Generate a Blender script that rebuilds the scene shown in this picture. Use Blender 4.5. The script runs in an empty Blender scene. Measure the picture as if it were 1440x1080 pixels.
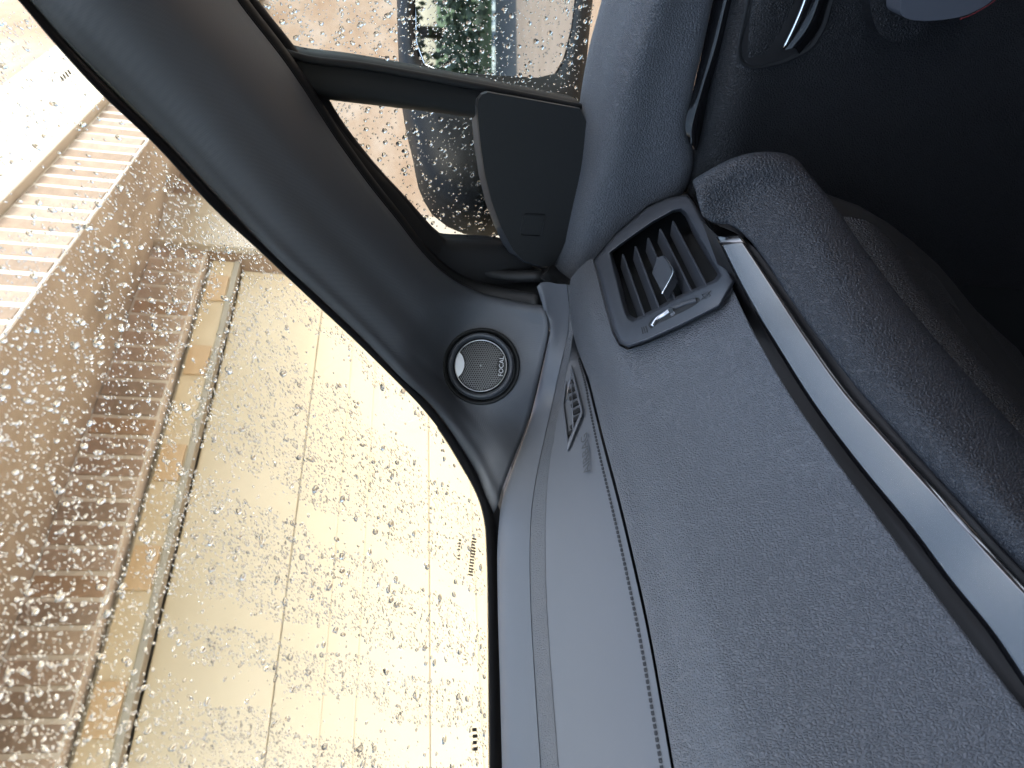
import bpy, bmesh, math, random
from mathutils import Vector, Matrix
random.seed(7)
SC = bpy.context.scene
COL = SC.collection

# ------------------------------------------------------------------ camera
F = 1080.0                                   # focal length in pixels of the 1440x1080 photograph
def _n(v): return Vector(v).normalized()
_xc = _n((-145, 840, 1080)); _h = _n((-190, 0, 1080))
_z = _xc.cross(_h).normalized()
if _z[0] > 0: _z = -_z
_y = -(_z.cross(_xc))
RIGHT = Vector((_xc[0], _y[0], _z[0])); UP = Vector((_xc[1], _y[1], _z[1])); FWD = Vector((_xc[2], _y[2], _z[2]))
cam_d = bpy.data.cameras.new('camera'); cam = bpy.data.objects.new('camera', cam_d); COL.objects.link(cam)
cam.matrix_world = Matrix(((RIGHT.x, UP.x, -FWD.x, 0), (RIGHT.y, UP.y, -FWD.y, 0), (RIGHT.z, UP.z, -FWD.z, 0), (0, 0, 0, 1)))
cam_d.sensor_width = 36; cam_d.lens = 36 * F / 1440
cam_d.clip_start = 0.02; cam_d.clip_end = 500
cam_d.dof.use_dof = True; cam_d.dof.focus_distance = 0.62; cam_d.dof.aperture_fstop = 14
SC.camera = cam

# ------------------------------------------------------------------ sky, sun, exposure
SUN_EL, SUN_AZ = 42, 200                     # degrees; azimuth clockwise from +Y (straight ahead of the car)
w = bpy.data.worlds.new('World'); SC.world = w; w.use_nodes = True
nt = w.node_tree; bg = nt.nodes['Background']
sky = nt.nodes.new('ShaderNodeTexSky'); sky.sky_type = 'NISHITA'; sky.sun_disc = False
sky.sun_elevation = math.radians(SUN_EL); sky.sun_rotation = math.radians(SUN_AZ)
sky.air_density = 1.0; sky.dust_density = 2.0; sky.ozone_density = 1.0
hs = nt.nodes.new('ShaderNodeHueSaturation'); hs.inputs['Saturation'].default_value = 0.8
nt.links.new(sky.outputs[0], hs.inputs['Color']); nt.links.new(hs.outputs[0], bg.inputs['Color'])
bg.inputs['Strength'].default_value = 0.15
sd = bpy.data.lights.new('sun', 'SUN'); sd.energy = 0.6; sd.angle = math.radians(14); sd.color = (1, 0.87, 0.70)
so = bpy.data.objects.new('sun', sd); COL.objects.link(so)
_sd = Vector((math.sin(math.radians(SUN_AZ)) * math.cos(math.radians(SUN_EL)), math.cos(math.radians(SUN_AZ)) * math.cos(math.radians(SUN_EL)), math.sin(math.radians(SUN_EL))))
so.rotation_euler = _sd.to_track_quat('Z', 'Y').to_euler()
SC.view_settings.view_transform = 'Standard'; SC.view_settings.look = 'None'
SC.view_settings.gamma = 1; SC.view_settings.use_curve_mapping = False
SC.view_settings.exposure = 2.65
SC.cycles.use_denoising = True
SC.cycles.max_bounces = 10; SC.cycles.transparent_max_bounces = 24; SC.cycles.transmission_bounces = 8
SC.cycles.sample_clamp_indirect = 6

# ------------------------------------------------------------------ where things are
def ray(px, py): return RIGHT * ((px - 720) / F) + UP * ((540 - py) / F) + FWD
def at(px, py, d): return ray(px, py) * d
def onax(px, py, a, v):
    r = ray(px, py); return r * (v / r['XYZ'.index(a)])
def onplane(px, py, p0, n):
    r = ray(px, py); return r * (p0.dot(n) / r.dot(n))
def pt(t):
    """(px, py, d) | (px, py, axis, value) | Vector"""
    if isinstance(t, Vector): return t
    return at(*t) if len(t) == 3 else onax(*t)
def px_of(p):
    z = p.dot(FWD); return 720 + F * p.dot(RIGHT) / z, 540 - F * p.dot(UP) / z

# ------------------------------------------------------------------ object helpers
def link(name, me, mat, parent=None, smooth=True):
    o = bpy.data.objects.new(name, me); COL.objects.link(o)
    if mat is not None:
        me.materials.clear(); me.materials.append(mat)
    if smooth:
        for p in me.polygons: p.use_smooth = True
    if parent is not None: adopt(o, parent)
    return o
def adopt(o, parent):
    o.parent = parent
    root = parent
    off = Vector(parent.location)
    while root.parent: root = root.parent; off += Vector(root.location)
    o.location = Vector(o.location) - off
def mesh(name, verts, faces, mat, parent=None, smooth=True):
    me = bpy.data.meshes.new(name); me.from_pydata([tuple(v) for v in verts], [], faces); me.update()
    return link(name, me, mat, parent, smooth)
def tag(o, label, cat=None, group=None, kind=None):
    if label: o['label'] = label
    if cat: o['category'] = cat
    if group: o['group'] = group
    if kind: o['kind'] = kind
    return o
def empty(name, loc, label, cat, group=None):
    o = bpy.data.objects.new(name, None); o.location = loc; o.empty_display_size = .05; COL.objects.link(o)
    return tag(o, label, cat, group)
def solid(o, t, off=1.0):
    m = o.modifiers.new('thickness', 'SOLIDIFY'); m.thickness = t; m.offset = off; return o
def bevel(o, wd, seg=2, ang=35):
    m = o.modifiers.new('bevel', 'BEVEL'); m.width = wd; m.segments = seg; m.limit_method = 'ANGLE'; m.angle_limit = math.radians(ang)
    return o
def catmull(P, k):
    """Catmull-Rom at parameter k in 0..len(P)-1"""
    n = len(P) - 1; i = min(int(k), n - 1); t = k - i
    p1, p2 = P[i], P[i + 1]
    p0 = P[i - 1] if i > 0 else p1 * 2 - p2
    p3 = P[i + 2] if i + 2 <= n else p2 * 2 - p1
    # centripetal-ish: scale tangents by segment length
    a, b, c = (p1 - p0).length + 1e-9, (p2 - p1).length + 1e-9, (p3 - p2).length + 1e-9
    m1 = ((p1 - p0) / a * b + (p2 - p1) / b * a) / (a + b) * b
    m2 = ((p2 - p1) / b * c + (p3 - p2) / c * b) / (b + c) * b
    return p1 * (2*t**3 - 3*t*t + 1) + m1 * (t**3 - 2*t*t + t) + p2 * (-2*t**3 + 3*t*t) + m2 * (t**3 - t*t)
def resample(P, n):
    P = [pt(p) for p in P]
    S = [catmull(P, i * (len(P) - 1) / (len(P) * 16)) for i in range(len(P) * 16 + 1)]
    L = [0.0]
    for a, b in zip(S, S[1:]): L.append(L[-1] + (b - a).length)
    out, j = [], 0
    for i in range(n):
        t = L[-1] * i / (n - 1)
        while j < len(L) - 2 and L[j + 1] < t: j += 1
        s = (t - L[j]) / max(L[j + 1] - L[j], 1e-9)
        out.append(S[j].lerp(S[j + 1], min(max(s, 0), 1)))
    return out
def bykey(P, n):
    """resample keeping the control points' own spacing (same keys on every rail)"""
    P = [pt(p) for p in P]
    return [catmull(P, i * (len(P) - 1) / (n - 1)) for i in range(n)]
def grid_faces(nu, nv):
    return [(i*nv + j, i*nv + j + 1, (i+1)*nv + j + 1, (i+1)*nv + j) for i in range(nu - 1) for j in range(nv - 1)]
def face_to(o, eye=Vector((0, 0, 0))):
    """make the sheet's faces look at the viewer's side"""
    me = o.data; s = 0
    for p in me.polygons: s += 1 if p.normal.dot(eye - p.center) > 0 else -1
    if s < 0: me.flip_normals()
    return o
def loft(name, rails, mat, parent, n=60, sub=4, keyed=False, thick=0.0, smoothacross=True):
    R = [(bykey if keyed else resample)(r, n) for r in rails]
    rows = []
    if smoothacross and len(R) > 2:
        m = (len(R) - 1) * sub + 1
        for k in range(m):
            t = k / sub
            rows.append([catmull([r[i] for r in R], min(t, len(R) - 1)) for i in range(n)])
    else:
        for a, b in zip(R, R[1:]):
            for k in range(sub): rows.append([a[i].lerp(b[i], k / sub) for i in range(n)])
        rows.append(R[-1])
    V = [v for r in rows for v in r]
    o = mesh(name, V, grid_faces(len(rows), n), mat, parent)
    face_to(o)
    if thick: solid(o, thick, -1.0)
    return o
def tube(name, path, r, mat, parent, seg=8, n=None, radii=None, cap=True):
    P = resample(path, n) if n else [pt(p) for p in path]
    V, Fc = [], []
    up = Vector((0.13, 0.37, 0.92))
    for i, p in enumerate(P):
        t = (P[min(i + 1, len(P) - 1)] - P[max(i - 1, 0)]).normalized()
        a = t.cross(up).normalized(); b = t.cross(a)
        rr = radii[i] if radii else r
        for k in range(seg):
            an = 2 * math.pi * k / seg; V.append(p + a * (rr * math.cos(an)) + b * (rr * math.sin(an)))
    for i in range(len(P) - 1):
        for k in range(seg): Fc.append((i*seg + k, i*seg + (k+1) % seg, (i+1)*seg + (k+1) % seg, (i+1)*seg + k))
    if cap: Fc += [tuple(range(seg))[::-1], tuple(range((len(P)-1)*seg, len(P)*seg))]
    return mesh(name, V, Fc, mat, parent)
def box(name, c, s, mat, parent=None, rot=None, bev=0.0):
    V = [Vector((x * s[0] / 2, y * s[1] / 2, z * s[2] / 2)) for x in (-1, 1) for y in (-1, 1) for z in (-1, 1)]
    if rot is not None: V = [rot @ v for v in V]
    V = [v + Vector(c) for v in V]
    o = mesh(name, V, [(0,1,3,2),(4,6,7,5),(0,4,5,1),(2,3,7,6),(0,2,6,4),(1,5,7,3)], mat, parent, smooth=False)
    if bev: bevel(o, bev, 2)
    return o
def prism(name, poly, nrm, depth, mat, parent=None, bev=0.0, smooth=False):
    """outline (list of Vectors) extruded by depth along -nrm"""
    n = len(poly); V = list(poly) + [p - nrm * depth for p in poly]
    Fc = [tuple(range(n)), tuple(range(n, 2*n))[::-1]] + [(i, i + n, (i+1) % n + n, (i+1) % n) for i in range(n)]
    o = mesh(name, V, Fc, mat, parent, smooth=smooth)
    bm = bmesh.new(); bm.from_mesh(o.data); bmesh.ops.recalc_face_normals(bm, faces=bm.faces)
    bmesh.ops.triangulate(bm, faces=[f for f in bm.faces if len(f.verts) > 4]); bm.to_mesh(o.data); bm.free()
    if bev: bevel(o, bev, 2)
    return o
def rounded(poly, r, seg=5):
    """round the corners of a closed polygon of Vectors"""
    out, n = [], len(poly)
    for i in range(n):
        a, b, c = poly[i-1], poly[i], poly[(i+1) % n]
        ra = min(r, (a-b).length * .45); rc = min(r, (c-b).length * .45)
        p, q = b + (a-b).normalized() * ra, b + (c-b).normalized() * rc
        for k in range(seg + 1):
            t = k / seg; out.append(p * (1-t)**2 + b * (2*t*(1-t)) + q * t*t)
    return out
def lathe(name, c, nrm, prof, mat, parent, seg=64, xdir=None):
    """profile (radius, height along nrm) turned about nrm"""
    nrm = nrm.normalized(); x = (xdir or Vector((0, 0, 1))); x = (x - nrm * x.dot(nrm)).normalized(); y = nrm.cross(x)
    V, Fc = [], []
    for r, h in prof:
        for k in range(seg):
            a = 2*math.pi*k/seg; V.append(c + nrm * h + x * (r*math.cos(a)) + y * (r*math.sin(a)))
    for i in range(len(prof) - 1):
        for k in range(seg): Fc.append((i*seg+k, i*seg+(k+1) % seg, (i+1)*seg+(k+1) % seg, (i+1)*seg+k))
    return mesh(name, V, Fc, mat, parent)
def text(name, body, size, loc, xdir, nrm, mat, parent, extrude=.0002):
    cu = bpy.data.curves.new(name, 'FONT'); cu.body = body; cu.size = size; cu.extrude = extrude
    cu.align_x = 'CENTER'; cu.align_y = 'CENTER'
    z = nrm.normalized(); x = (xdir - z * xdir.dot(z)).normalized(); y = z.cross(x)
    tmp = bpy.data.objects.new(name, cu)
    me = bpy.data.meshes.new_from_object(tmp); bpy.data.objects.remove(tmp)
    me.transform(Matrix(((x.x, y.x, z.x, loc.x), (x.y, y.y, z.y, loc.y), (x.z, y.z, z.z, loc.z), (0, 0, 0, 1))))
    return link(name, me, mat, parent, False)

# ------------------------------------------------------------------ materials
def mat(name, col, rough=.5, metal=0, spec=.5, bump=None, var=0, varscale=5, coat=0, sheen=0):
    m = bpy.data.materials.new(name); m.use_nodes = True; t = m.node_tree; b = t.nodes['Principled BSDF']
    b.inputs['Base Color'].default_value = (*col, 1); b.inputs['Roughness'].default_value = rough
    b.inputs['Metallic'].default_value = metal; b.inputs['Specular IOR Level'].default_value = spec
    b.inputs['Coat Weight'].default_value = coat; b.inputs['Sheen Weight'].default_value = sheen
    tc = t.nodes.new('ShaderNodeTexCoord')
    if var:
        n = t.nodes.new('ShaderNodeTexNoise'); n.inputs['Scale'].default_value = varscale; n.inputs['Detail'].default_value = 6
        t.links.new(tc.outputs['Object'], n.inputs['Vector'])
        r = t.nodes.new('ShaderNodeValToRGB'); r.color_ramp.elements[0].position = .3; r.color_ramp.elements[1].position = .7
        r.color_ramp.elements[0].color = (*[c * (1 - var) for c in col], 1); r.color_ramp.elements[1].color = (*[min(1, c * (1 + var)) for c in col], 1)
        t.links.new(n.outputs['Fac'], r.inputs['Fac']); t.links.new(r.outputs[0], b.inputs['Base Color'])
    if bump:
        kind, sc, st, dist = bump
        bp = t.nodes.new('ShaderNodeBump'); bp.inputs['Strength'].default_value = st; bp.inputs['Distance'].default_value = dist
        if kind == 'leather':
            nz = t.nodes.new('ShaderNodeTexNoise'); nz.inputs['Scale'].default_value = sc * .3; nz.inputs['Detail'].default_value = 2
            t.links.new(tc.outputs['Object'], nz.inputs['Vector'])
            mx = t.nodes.new('ShaderNodeMix'); mx.data_type = 'RGBA'; mx.blend_type = 'LINEAR_LIGHT'; mx.inputs['Factor'].default_value = .0012
            mp = t.nodes.new('ShaderNodeMapping'); mp.inputs['Scale'].default_value = (1.0, 1.0, .6)
            t.links.new(tc.outputs['Object'], mx.inputs[6]); t.links.new(nz.outputs['Color'], mx.inputs[7])
            t.links.new(mx.outputs[2], mp.inputs['Vector'])
            v = t.nodes.new('ShaderNodeTexVoronoi'); v.feature = 'DISTANCE_TO_EDGE'; v.inputs['Scale'].default_value = sc
            t.links.new(mp.outputs[0], v.inputs['Vector'])
            r = t.nodes.new('ShaderNodeValToRGB'); r.color_ramp.interpolation = 'EASE'
            r.color_ramp.elements[0].position = 0; r.color_ramp.elements[1].position = .32
            t.links.new(v.outputs['Distance'], r.inputs['Fac']); h = r.outputs[0]
        elif kind == 'weave':
            mp = t.nodes.new('ShaderNodeMapping'); mp.inputs['Rotation'].default_value = (.6, .5, .4)
            t.links.new(tc.outputs['Object'], mp.inputs['Vector'])
            a = t.nodes.new('ShaderNodeTexWave'); a.inputs['Scale'].default_value = sc; a.bands_direction = 'X'
            c = t.nodes.new('ShaderNodeTexWave'); c.inputs['Scale'].default_value = sc; c.bands_direction = 'Y'
            t.links.new(mp.outputs[0], a.inputs['Vector']); t.links.new(mp.outputs[0], c.inputs['Vector'])
            ad = t.nodes.new('ShaderNodeMath'); ad.operation = 'ADD'
            t.links.new(a.outputs['Fac'], ad.inputs[0]); t.links.new(c.outputs['Fac'], ad.inputs[1]); h = ad.outputs[0]
        else:
            nz = t.nodes.new('ShaderNodeTexNoise'); nz.inputs['Scale'].default_value = sc; nz.inputs['Detail'].default_value = 4
            t.links.new(tc.outputs['Object'], nz.inputs['Vector']); h = nz.outputs['Fac']
        t.links.new(h, bp.inputs['Height']); t.links.new(bp.outputs[0], b.inputs['Normal'])
    return m
def glass_mat(name, tint, refl=1.0):
    m = bpy.data.materials.new(name); m.use_nodes = True; t = m.node_tree; t.nodes.clear()
    out = t.nodes.new('ShaderNodeOutputMaterial'); mx = t.nodes.new('ShaderNodeMixShader')
    tr = t.nodes.new('ShaderNodeBsdfTransparent'); tr.inputs[0].default_value = (*tint, 1)
    gl = t.nodes.new('ShaderNodeBsdfGlossy'); gl.inputs['Roughness'].default_value = 0.0
    lw = t.nodes.new('ShaderNodeLayerWeight'); lw.inputs['Blend'].default_value = .5
    pw = t.nodes.new('ShaderNodeMath'); pw.operation = 'POWER'; pw.inputs[1].default_value = 5
    ma = t.nodes.new('ShaderNodeMath'); ma.operation = 'MULTIPLY_ADD'; ma.inputs[1].default_value = .55 * refl; ma.inputs[2].default_value = .025
    t.links.new(lw.outputs['Facing'], pw.inputs[0]); t.links.new(pw.outputs[0], ma.inputs[0]); t.links.new(ma.outputs[0], mx.inputs[0])
    t.links.new(tr.outputs[0], mx.inputs[1]); t.links.new(gl.outputs[0], mx.inputs[2])
    t.links.new(mx.outputs[0], out.inputs['Surface'])
    return m
def water_mat(name):
    m = bpy.data.materials.new(name); m.use_nodes = True; t = m.node_tree; b = t.nodes['Principled BSDF']
    b.inputs['Base Color'].default_value = (1, 1, 1, 1); b.inputs['Roughness'].default_value = 0
    b.inputs['Transmission Weight'].default_value = 1; b.inputs['IOR'].default_value = 1.33
    return m
G = (.088, .095, .108)
M = dict(
    leather=mat('leather_grain', G, .46, bump=('leather', 600, .95, .0006)),
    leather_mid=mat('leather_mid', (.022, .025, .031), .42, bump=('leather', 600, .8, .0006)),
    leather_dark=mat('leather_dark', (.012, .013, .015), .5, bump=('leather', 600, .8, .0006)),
    soft=mat('soft_plastic', (.084, .092, .109), .5, bump=('noise', 900, .25, .0004)),
    panel=mat('fine_grain_panel', (.092, .099, .113), .55, bump=('noise', 1500, .2, .0003)),
    pillar=mat('pillar_fabric', (.085, .092, .106), .6, bump=('weave', 260, .15, .0003)),
    vent=mat('vent_plastic', (.045, .050, .060), .42, bump=('noise', 1200, .1, .0002)),
    black=mat('black_plastic', (.010, .011, .012), .6, spec=.35),
    rubber=mat('black_rubber', (.008, .008, .009), .6),
    gloss=mat('piano_black', (.006, .006, .007), .16, spec=1.0, coat=.3),
    gloss_dark=mat('dark_gloss', (.006, .006, .007), .12, spec=.4),
    glassmark=mat('printed_glass_mark', (.10, .085, .07), .7),
    chrome=mat('chrome', (.75, .76, .78), .12, metal=1),
    satin=mat('satin_metal', (.45, .47, .5), .3, metal=1),
    thread=mat('thread', (.018, .02, .024), .8),
    redthread=mat('red_thread', (.14, .015, .02), .8),
    print_dark=mat('dark_print', (.02, .022, .025), .6),
    print_light=mat('light_print', (.55, .57, .6), .5),
    mirror=mat('mirror_glass', (.75, .78, .8), .005, metal=1),
    mirror_black=mat('mirror_housing', (.007, .0075, .0085), .5, spec=.2),
    frit=mat('black_frit', (.006, .006, .007), .4),
    polished=mat('polished_plate', (.85, .87, .9), .35, metal=.2),
    sail=mat('dark_cover_plastic', (.016, .0165, .017), .55, bump=('noise', 1300, .1, .0002)),
    satin_dark=mat('grille_metal', (.13, .135, .14), .4, metal=.4),
    emboss=mat('embossed_mark', (.05, .054, .06), .6),
    fleece=mat('headliner', (.30, .30, .31), .9),
    carpet=mat('carpet', (.012, .012, .013), .95),
    wind=glass_mat('windscreen_glass', (.93, .96, .94), .9),
    side=glass_mat('side_glass', (.72, .75, .74), .5),
    water=water_mat('rain_water'),
)

# ------------------------------------------------------------------ reference surfaces of the car
WA = onax(690, 720, 'Y', .54); WB = onax(690, 1080, 'Y', .55); WT = onax(30, 0, 'X', .46)
WN = (WB - WA).cross(WT - WA).normalized()
if WN.dot(-WA) < 0: WN = -WN                        # faces the cabin
def onwind(px, py, off=0.0): return onplane(px, py, WA + WN * off, WN)
SN = Vector((1, 0, .28)).normalized()               # side glass plane, leaning in towards the roof
S0 = Vector((.70, .2, -.15))
def onside(px, py, off=0.0): return onplane(px, py, S0 - SN * off, SN)     # off: towards the cabin
VN = Vector((0, -.70, .714)).normalized(); V0 = onax(920, 375, 'X', .558)   # face of the dashboard with the vent
def onface(px, py, off=0.0): return onplane(px, py, V0 + VN * off, VN)


M['gloss'].node_tree.nodes['Principled BSDF'].inputs['IOR'].default_value = 1.65
# ================================================================== OUTSIDE: ground, house
GZ = -1.35
def mottled(name, cols, scale, rough=.8, stretch=(1, 1, 1), bump=.3, detail=8):
    m = bpy.data.materials.new(name); m.use_nodes = True; t = m.node_tree; b = t.nodes['Principled BSDF']
    tc = t.nodes.new('ShaderNodeTexCoord'); mp = t.nodes.new('ShaderNodeMapping'); mp.inputs['Scale'].default_value = stretch
    n = t.nodes.new('ShaderNodeTexNoise'); n.inputs['Scale'].default_value = scale; n.inputs['Detail'].default_value = detail; n.inputs['Roughness'].default_value = .6
    r = t.nodes.new('ShaderNodeValToRGB'); r.color_ramp.elements.remove(r.color_ramp.elements[1])
    for i, c in enumerate(cols):
        p = .3 + .4 * i / max(1, len(cols) - 1)
        e = r.color_ramp.elements[0] if i == 0 else r.color_ramp.elements.new(p)
        e.position = p; e.color = (*c, 1)
    bp = t.nodes.new('ShaderNodeBump'); bp.inputs['Strength'].default_value = bump; bp.inputs['Distance'].default_value = .01
    L = t.links.new
    L(tc.outputs['Object'], mp.inputs['Vector']); L(mp.outputs[0], n.inputs['Vector']); L(n.outputs['Fac'], r.inputs['Fac'])
    L(r.outputs[0], b.inputs['Base Color']); L(n.outputs['Fac'], bp.inputs['Height']); L(bp.outputs[0], b.inputs['Normal'])
    b.inputs['Roughness'].default_value = rough
    return m
M['drive'] = mottled('tan_concrete', [(.36, .25, .17), (.46, .34, .25)], 3, .6)
M['asphalt'] = mottled('asphalt', [(.05, .055, .06), (.08, .085, .09)], 9, .5)
M['grass'] = mottled('grass_green', [(.06, .10, .025), (.13, .19, .05)], 14, .9)
M['pale'] = mottled('wet_concrete', [(.42, .47, .5), (.5, .55, .58)], 2, .15)
M['door'] = mottled('cream_garage_door', [(.44, .365, .255), (.47, .395, .28), (.50, .42, .31)], .8, .5, (1, 1, 1.6), .02)
M['timber'] = mottled('varnished_timber', [(.46, .32, .19), (.53, .39, .25)], 5, .5, (1, 1, 8), .1)
M['tanband'] = mottled('tan_render', [(.50, .41, .29), (.58, .49, .36)], 4, .8)
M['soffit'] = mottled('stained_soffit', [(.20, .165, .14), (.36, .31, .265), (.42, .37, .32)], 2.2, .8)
M['sand'] = mottled('sandstone_render', [(.27, .175, .115), (.33, .245, .185), (.40, .335, .29)], 1.6, .85, (1, 1, 2.2), .3)
M['white_render'] = mottled('white_render', [(.46, .41, .35), (.54, .49, .42)], 3, .8)
M['mortar'] = mottled('white_mortar', [(.55, .51, .47), (.66, .62, .58)], 20, .9)
for i, c in enumerate([(.36, .27, .22), (.40, .31, .26), (.32, .25, .21), (.44, .35, .29), (.37, .26, .19), (.27, .20, .155), (.23, .17, .13), (.30, .235, .19)]):
    M['brick%d' % i] = mottled('brown_brick', [tuple(x * .8 for x in c), tuple(x * 1.15 for x in c)], 22, .85, bump=.5)
M['metal_grey'] = mat('grey_metal', (.34, .32, .28), .9, spec=.05, var=.1, varscale=8)

def slab(name, x0, x1, y0, y1, z, m):
    n = 8
    V = [Vector((x0 + (x1-x0)*i/n, y0 + (y1-y0)*j/n, z)) for i in range(n+1) for j in range(n+1)]
    o = mesh(name, V, [(i*(n+1)+j, (i+1)*(n+1)+j, (i+1)*(n+1)+j+1, i*(n+1)+j+1) for i in range(n) for j in range(n)], m, None, False)
    o['kind'] = 'structure'; return o
slab('ground', -120, 120, -160, 40, GZ, M['grass'])
slab('driveway', -6, 8.6, -9.4, 6, GZ + .004, M['drive'])
slab('road', -60, 60, -12.8, -9.4, GZ + .004, M['asphalt'])
slab('pavement', -60, 60, -13.6, -12.8, GZ + .006, M['pale'])

YAW = math.radians(11); HU = Vector((math.cos(YAW), -math.sin(YAW), 0)); HN = Vector((-math.sin(YAW), -math.cos(YAW), 0))   # along / out of the wall
H0 = Vector((1.85, 3.0, 0))
def hp(u, z, out=0.0): return H0 + HU * u + HN * out + Vector((0, 0, z))
HR = Matrix((HU, HN, (0, 0, 1))).transposed()
def hbox(name, u0, u1, z0, z1, o0, o1, m, parent, bev=0.0):
    return box(name, hp((u0+u1)/2, (z0+z1)/2, (o0+o1)/2), (abs(u1-u0), abs(o1-o0), abs(z1-z0)), m, parent, HR, bev)
house = empty('house', H0 + Vector((0, 0, GZ)), 'tan house with cream garage door and brown brick courses seen through the wet windscreen', 'house')
DU = 2.68                                            # right jamb of the garage door
hbox('wall', DU, 14, GZ, 3.9, -.3, 0, M['sand'], house)
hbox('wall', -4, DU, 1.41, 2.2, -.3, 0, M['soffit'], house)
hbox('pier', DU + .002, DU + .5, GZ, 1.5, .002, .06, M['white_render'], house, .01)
hbox('gap_backing', -4, 14, GZ, 3.88, -.5, -.33, M['soffit'], house)  # backing added to block sky showing through the gap above the door
# garage door: sections with a recessed seam between
gd = hbox('garage_door', -3.6, DU - .002, GZ, .89, -.2, -.16, M['door'], house)
zs = [GZ, -.98, -.302, .362, .885]
for a, b in zip(zs, zs[1:]):
    p = hbox('door_panel', -3.6, DU - .004, a + .0016, b - .0016, -.1595, -.13, M['door'], gd, .004)
    # shallow ribs pressed into each panel
for z in (-.66, -.52, .02, .16):
    hbox('rib', -3.6, DU - .006, z - .004, z + .004, -.131, -.126, M['door'], gd, .002)
hbox('door_track', -3.6, DU - .003, .893, .925, -.13, -.05, M['metal_grey'], house, .004)
hb = hbox('header_board', -3.6, DU - .004, .927, 1.06, -.15, -.06, M['tanband'], house, .004)
for u in (-.75, -.2, .42, 1.0, 1.7, 2.3):
    hbox('timber_block', u, u + .22, .935, 1.05, -.059, -.045, M['timber'], hb, .003)
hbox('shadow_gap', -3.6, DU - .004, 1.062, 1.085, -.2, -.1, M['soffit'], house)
lint = hbox('lintel', -3.6, DU - .004, 1.088, 1.405, -.28, .009, M['mortar'], house)
u = -2.0; k = 0
bmesh_cache = {}
def brick(parent, c, size, R, mi):
    key = (round(size[0], 4), round(size[2], 4), mi)
    if key not in bmesh_cache:
        o = box('brick', (0, 0, 0), size, M['brick%d' % mi], None, None)
        bm = bmesh.new(); bm.from_mesh(o.data); bmesh.ops.bevel(bm, geom=bm.edges[:], offset=.004, segments=1, affect='EDGES'); bm.to_mesh(o.data); bm.free()
        bmesh_cache[key] = o.data
    else:
        o = bpy.data.objects.new('brick', bmesh_cache[key]); COL.objects.link(o)
    o.location = c; o.rotation_euler = R.to_euler(); adopt(o, parent)
    return o
while u < DU - .08:
    brick(lint, hp(u + .05, 1.247 + random.uniform(-.004, .004), -.01 + random.uniform(-.003, .003)), (.101, .05, .30), HR, random.randrange(5))
    u += .124
# portico: brick-faced beam, white band, tan parapet, soffit
BY, BZ = 1.70, 1.272
I3 = Matrix.Identity(3)
por = box('portico_beam', (5.2, BY + .121, BZ + .17), (9.0, .24, .336), M['mortar'], house)
x = 1.9
while x < 7.0:
    brick(por, Vector((x + .044, BY + .022 + random.uniform(-.003, .003), BZ + .17 + random.uniform(-.003, .003))), (.086, .05, .32), I3, 5 + random.randrange(3))
    x += .112
box('coping_band', (5.2, BY + .10, BZ + .34 + .27), (9.0, .30, .54), M['white_render'], house, None, .01)
box('parapet', (5.6, BY + .16, BZ + .882 + .55), (8.2, .24, 1.1), M['sand'], house, None, .01)
# soffit sheet from beam to wall
sv = []
for i in range(9):
    xx = .7 + i * 1.1
    yw = max(3.0 - math.tan(YAW) * (xx - 1.85), BY + .35)
    sv += [Vector((xx, BY + .004, BZ - .003)), Vector((xx, BY + .26, BZ - .003)), Vector((xx, yw, 1.408)), Vector((xx, yw, 1.47)), Vector((xx, BY + .26, BZ + .08)), Vector((xx, BY + .004, BZ + .0015))]
sf = []
for i in range(8):
    for j in range(6): sf.append((i*6+j, i*6+(j+1) % 6, (i+1)*6+(j+1) % 6, (i+1)*6+j))
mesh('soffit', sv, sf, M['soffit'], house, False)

slab('parking_bay', 8.6, 14, -9.4, -1, GZ + .006, M['pale'])
# ================================================================== CAR SHELL (unseen shell, put in to shade the cabin round the camera)
car = empty('car_cabin', (0, -.5, GZ), 'unseen shell shading the cabin of the parked car, floor, roof lining and far sides', 'car cabin')
box('floor', (-.2, -.75, -.86), (1.9, 2.9, .06), M['carpet'], car)
box('firewall', (-.2, .60, -.50), (1.9, .05, .70), M['carpet'], car)
RZ = onwind(0, -60).z
box('roof_lining', (-.13, -1.12, .40), (1.26, 2.0, .05), M['fleece'], car)
box('roof_rail', (.50, -1.12, .365), (.07, 2.0, .07), M['pillar'], car)
box('roof_rail', (-.76, -1.12, .365), (.07, 2.0, .07), M['pillar'], car)
box('rear_light_block', (-.13, -2.15, -.2), (1.7, .06, 1.3), M['carpet'], car)  # closed without a rear window, shaped to block light from behind
box('side_wall', (-.98, -.75, -.40), (.06, 2.85, .94), M['carpet'], car)  # driver's side raised past the sill, shaped to cut window light
box('side_wall', (.74, -1.45, -.52), (.06, 1.35, .70), M['carpet'], car)
box('pillar_post', (.66, -.72, .1), (.08, .12, .60), M['pillar'], car)
box('pillar_post', (-.90, -.72, .1), (.08, .12, .60), M['pillar'], car)

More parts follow.
